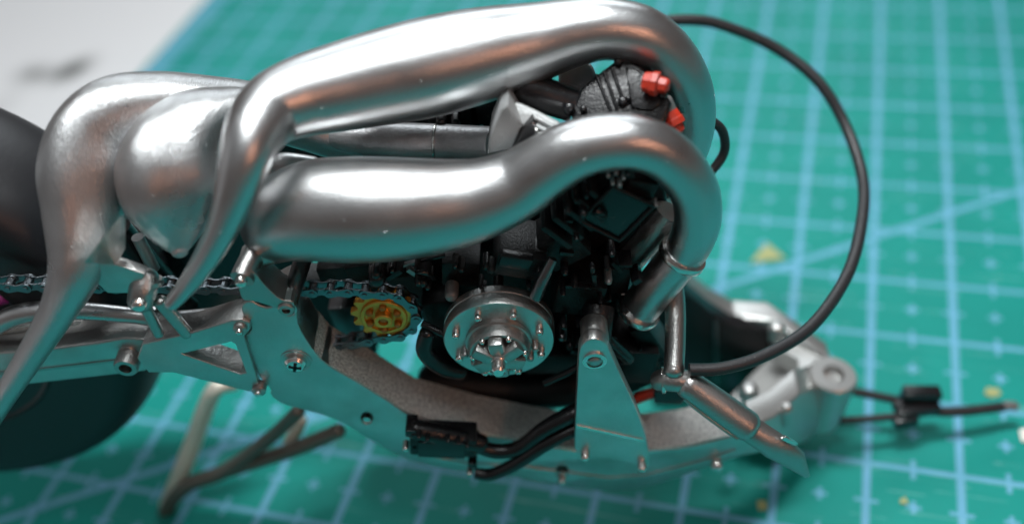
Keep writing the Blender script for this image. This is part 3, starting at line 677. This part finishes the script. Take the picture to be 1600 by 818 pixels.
pxtube('red_hose', [(975, 632, 6.1, 8), (1000, 620, 6.05, 9), (1024, 612, 6.05, 9)], 'red', tee, n=4, seg=14, rnd=(True, True))

# --- long black cable looping out behind the front end
cw = [(1078, 577, 5.58), (1130, 574, 5.60), (1200, 552, 5.75), (1270, 506, 6.1), (1322, 430, 6.7), (1347, 350, 7.3), (1348, 280, 7.9), (1325, 200, 8.5), (1280, 130, 8.9), (1215, 76, 9.2), (1140, 42, 9.3), (1085, 32, 9.3), (1020, 40, 9.2), (960, 80, 8.8)]
crng = random.Random(3)
cmtube('cable', [(at(q[0] + crng.uniform(-2, 2), q[1] + crng.uniform(-2, 2), q[2]), 0.059*crng.uniform(.97, 1.03)) for q in cw], 'rubber', bike, n=8, seg=20)

# --- exhaust pipes
collar = pxtube('header_tube', [(1068, 396, 6.18, 34), (1040, 430, 6.18, 33), (995, 486, 6.18, 31)], 'pipe', bike, n=4)
ax = at(995, 486, 6.18) - at(1068, 396, 6.18)
def ringat(x, y, Y, r0, r1, w): lathe('flange_ring', at(x, y, Y), ax, [(-w, r0), (-w, r1*.97), (-w*.6, r1), (w*.6, r1), (w, r1*.97), (w, r0)], 'bright', collar, seg=48)
kk = cmpx(at(1065, 400, 6.34)); ringat(1066, 398, 6.18, 30*kk, 39*kk, .035)
kk = cmpx(at(995, 486, 6.26)); ringat(996, 485, 6.18, 26*kk, 36*kk, .035)
pxtube('exhaust_pipe', [(430, 352, 5.86, 58), (452, 338, 5.80, 72), (495, 329, 5.76, 80), (545, 328, 5.74, 83), (600, 327, 5.74, 82), (660, 324, 5.75, 77), (720, 317, 5.77, 69), (765, 306, 5.78, 62), (810, 287, 5.80, 56), (850, 261, 5.81, 51),
       (890, 238, 5.82, 48), (935, 224, 5.83, 46), (985, 222, 5.83, 44), (1030, 236, 5.83, 42), (1064, 264, 5.82, 40), (1086, 302, 5.82, 38.5), (1090, 342, 5.82, 37), (1080, 376, 5.83, 35), (1064, 402, 5.86, 33)],
       'pipe', bike, n=8, seg=56, rnd=(True, False), dy=.32, label='lower silver exhaust chamber with an S-bend into a ringed stub')
pxtube('exhaust_pipe', [(268, 474, 4.95, 12), (292, 446, 5.0, 16), (324, 400, 5.05, 21), (350, 350, 5.12, 26), (369, 298, 5.22, 33), (384, 247, 5.36, 41), (398, 207, 5.55, 48), (424, 173, 5.80, 55), (470, 152, 5.98, 62), (535, 136, 6.13, 69), (600, 121, 6.25, 74), (660, 108, 6.34, 77), (720, 94, 6.42, 75.5), (780, 80, 6.48, 70),
       (840, 66, 6.52, 61), (895, 52, 6.54, 53), (950, 46, 6.55, 48), (1005, 58, 6.55, 46), (1048, 94, 6.55, 43), (1074, 142, 6.55, 40), (1080, 192, 6.55, 37), (1068, 240, 6.56, 35), (1040, 290, 6.62, 34), (1010, 330, 6.7, 33)],
       'pipe', bike, n=8, seg=56, rnd=(True, False), dy=.55, label='upper silver exhaust chamber with its tail pipe bent down')
pxtube('exhaust_pipe', [(560, 220, 7.3, 30), (470, 190, 7.2, 32), (400, 166, 7.0, 36), (320, 162, 6.8, 44), (250, 164, 6.62, 52), (185, 178, 6.46, 60), (146, 215, 6.30, 65), (130, 268, 6.10, 67), (130, 325, 5.90, 61), (127, 380, 5.70, 52), (115, 430, 5.52, 39), (90, 486, 5.40, 28), (50, 552, 5.32, 22), (5, 622, 5.26, 18), (-40, 690, 5.22, 17)],
       'pipe2', bike, n=8, seg=56, dy=.2, label='leftmost silver exhaust chamber with a long tail pipe running down left')
pxtube('exhaust_pipe', [(560, 235, 6.9, 26), (460, 200, 6.75, 30), (392, 176, 6.6, 36), (345, 180, 6.45, 45), (308, 197, 6.3, 59), (281, 229, 6.14, 75), (268, 269, 5.98, 83), (267, 310, 5.83, 76), (273, 349, 5.69, 55), (278, 377, 5.58, 31), (281, 393, 5.51, 13)],
       'pipe2', bike, n=8, seg=56, rnd=(False, True), dy=.3, label='bulb-shaped silver exhaust chamber between its two neighbours')
pxtube('exhaust_link', [(425, 262, 6.5, 22), (450, 256, 6.45, 18), (490, 258, 6.43, 14)], 'pipe', bike, n=4, rnd=(True, True))

# --- seat subframe, the part that rests on the mat
def sf(pts, m_='bright', r=None): return pxtube('subframe_tube', pts, m_, bike, n=6, seg=18, rnd=(True, True))
sf([(366, 598, 7.1, 12), (338, 606, 7.0, 13), (322, 636, 6.95, 14), (304, 685, 6.85, 14), (284, 735, 6.7, 14), (262, 788, 6.6, 13)], 'strut')
sf([(258, 800, 6.58, 12), (272, 776, 6.56, 12), (300, 754, 6.52, 12), (351, 735, 6.45, 12), (421, 684, 6.35, 11), (466, 642, 6.2, 11)], 'strut2')
sf([(351, 735, 6.45, 12), (410, 717, 6.4, 12), (468, 698, 6.35, 12), (530, 672, 6.3, 12)], 'strut2')
sf([(453, 692, 6.5, 11), (470, 655, 6.6, 11)], 'strut')

# ------------------------------------------------------------------ loose things on the mat
rod = empty('rod_bracket', atz(1450, 640, 0)); tag(rod, 'thin black two-rod bracket with a silver tip, beyond the steering head', 'bracket')
def rp(o, p0=rod): o.matrix_parent_inverse = Matrix.Translation(-p0.location); return o
def rt(name, pts, r, m_, **k): return rp(cmtube(name, [(atz(x, y, z), r) for x, y, z in pts], m_, rod, n=3, seg=14, rnd=(True, True)))
rt('rod', [(1270, 598, .7), (1340, 612, .62), (1400, 624, .55)], .052, 'rubber')
rt('rod', [(1270, 658, .5), (1340, 655, .5), (1420, 648, .48)], .045, 'rubber')
rt('rod', [(1400, 634, .5), (1480, 643, .42), (1565, 635, .35)], .060, 'rubber')
rt('tip', [(1560, 636, .35), (1575, 633, .35), (1586, 634, .34)], .055, 'greyp')
k = rp(box('clamp', atz(1438, 618, .6), (.42, .16, .22), 'black2', rod, (0, R(8), 0), .02)); k2 = rp(box('clamp', atz(1414, 655, .42), (.26, .16, .16), 'black2', rod, (0, 0, .1), .02))
rp(box('clamp', atz(1432, 636, .5), (.5, .22, .12), 'black2', rod, (0, R(6), .15), .02))
def scrap(x, y, pts, m_, name, label, cat):
    c0 = atz(x, y, .012); bm = bmesh.new()
    a = [bm.verts.new((px, py, .012 + .02*random.random())) for px, py in pts]; b_ = [bm.verts.new((v.co.x, v.co.y, v.co.z - .01)) for v in a]; n = len(a)
    bm.faces.new(a); bm.faces.new(b_[::-1])
    for i in range(n): bm.faces.new((a[i], b_[i], b_[(i+1) % n], a[(i+1) % n]))
    o = from_bm(name, bm, m_, None, 0); o.location = (c0.x, c0.y, 0); tag(o, label, cat, 'scraps on the mat'); return o
scrap(1197, 398, [(-.24, -.12), (.25, -.11), (.05, .22)], 'tape', 'tape_scrap', 'pale yellow triangular scrap lying inside the curve of the black cable', 'scrap')
scrap(1190, 789, [(-.05, -.05), (.05, -.06), (.06, .05), (-.04, .06)], 'tape', 'tape_scrap', 'small yellow scrap on the mat below the cut tube end', 'scrap')
scrap(1412, 782, [(-.05, -.03), (.04, -.04), (.03, .04), (-.03, .03)], 'tape', 'tape_scrap', 'tiny yellow scrap near the bottom edge, below the black rods', 'scrap')
scrap(1550, 612, [(-.10, -.02), (-.03, -.08), (.10, -.04), (.08, .05), (-.04, .07)], 'tape', 'tape_scrap', 'yellow scrap just above the silver tip of the black rods', 'scrap')
scrap(1600, 680, [(-.06, -.08), (.08, -.1), (.09, .1), (-.03, .08)], 'paper', 'paper_scrap', 'whitish scrap on the mat at the right edge of the photo', 'scrap')
bpy.context.view_layer.update()
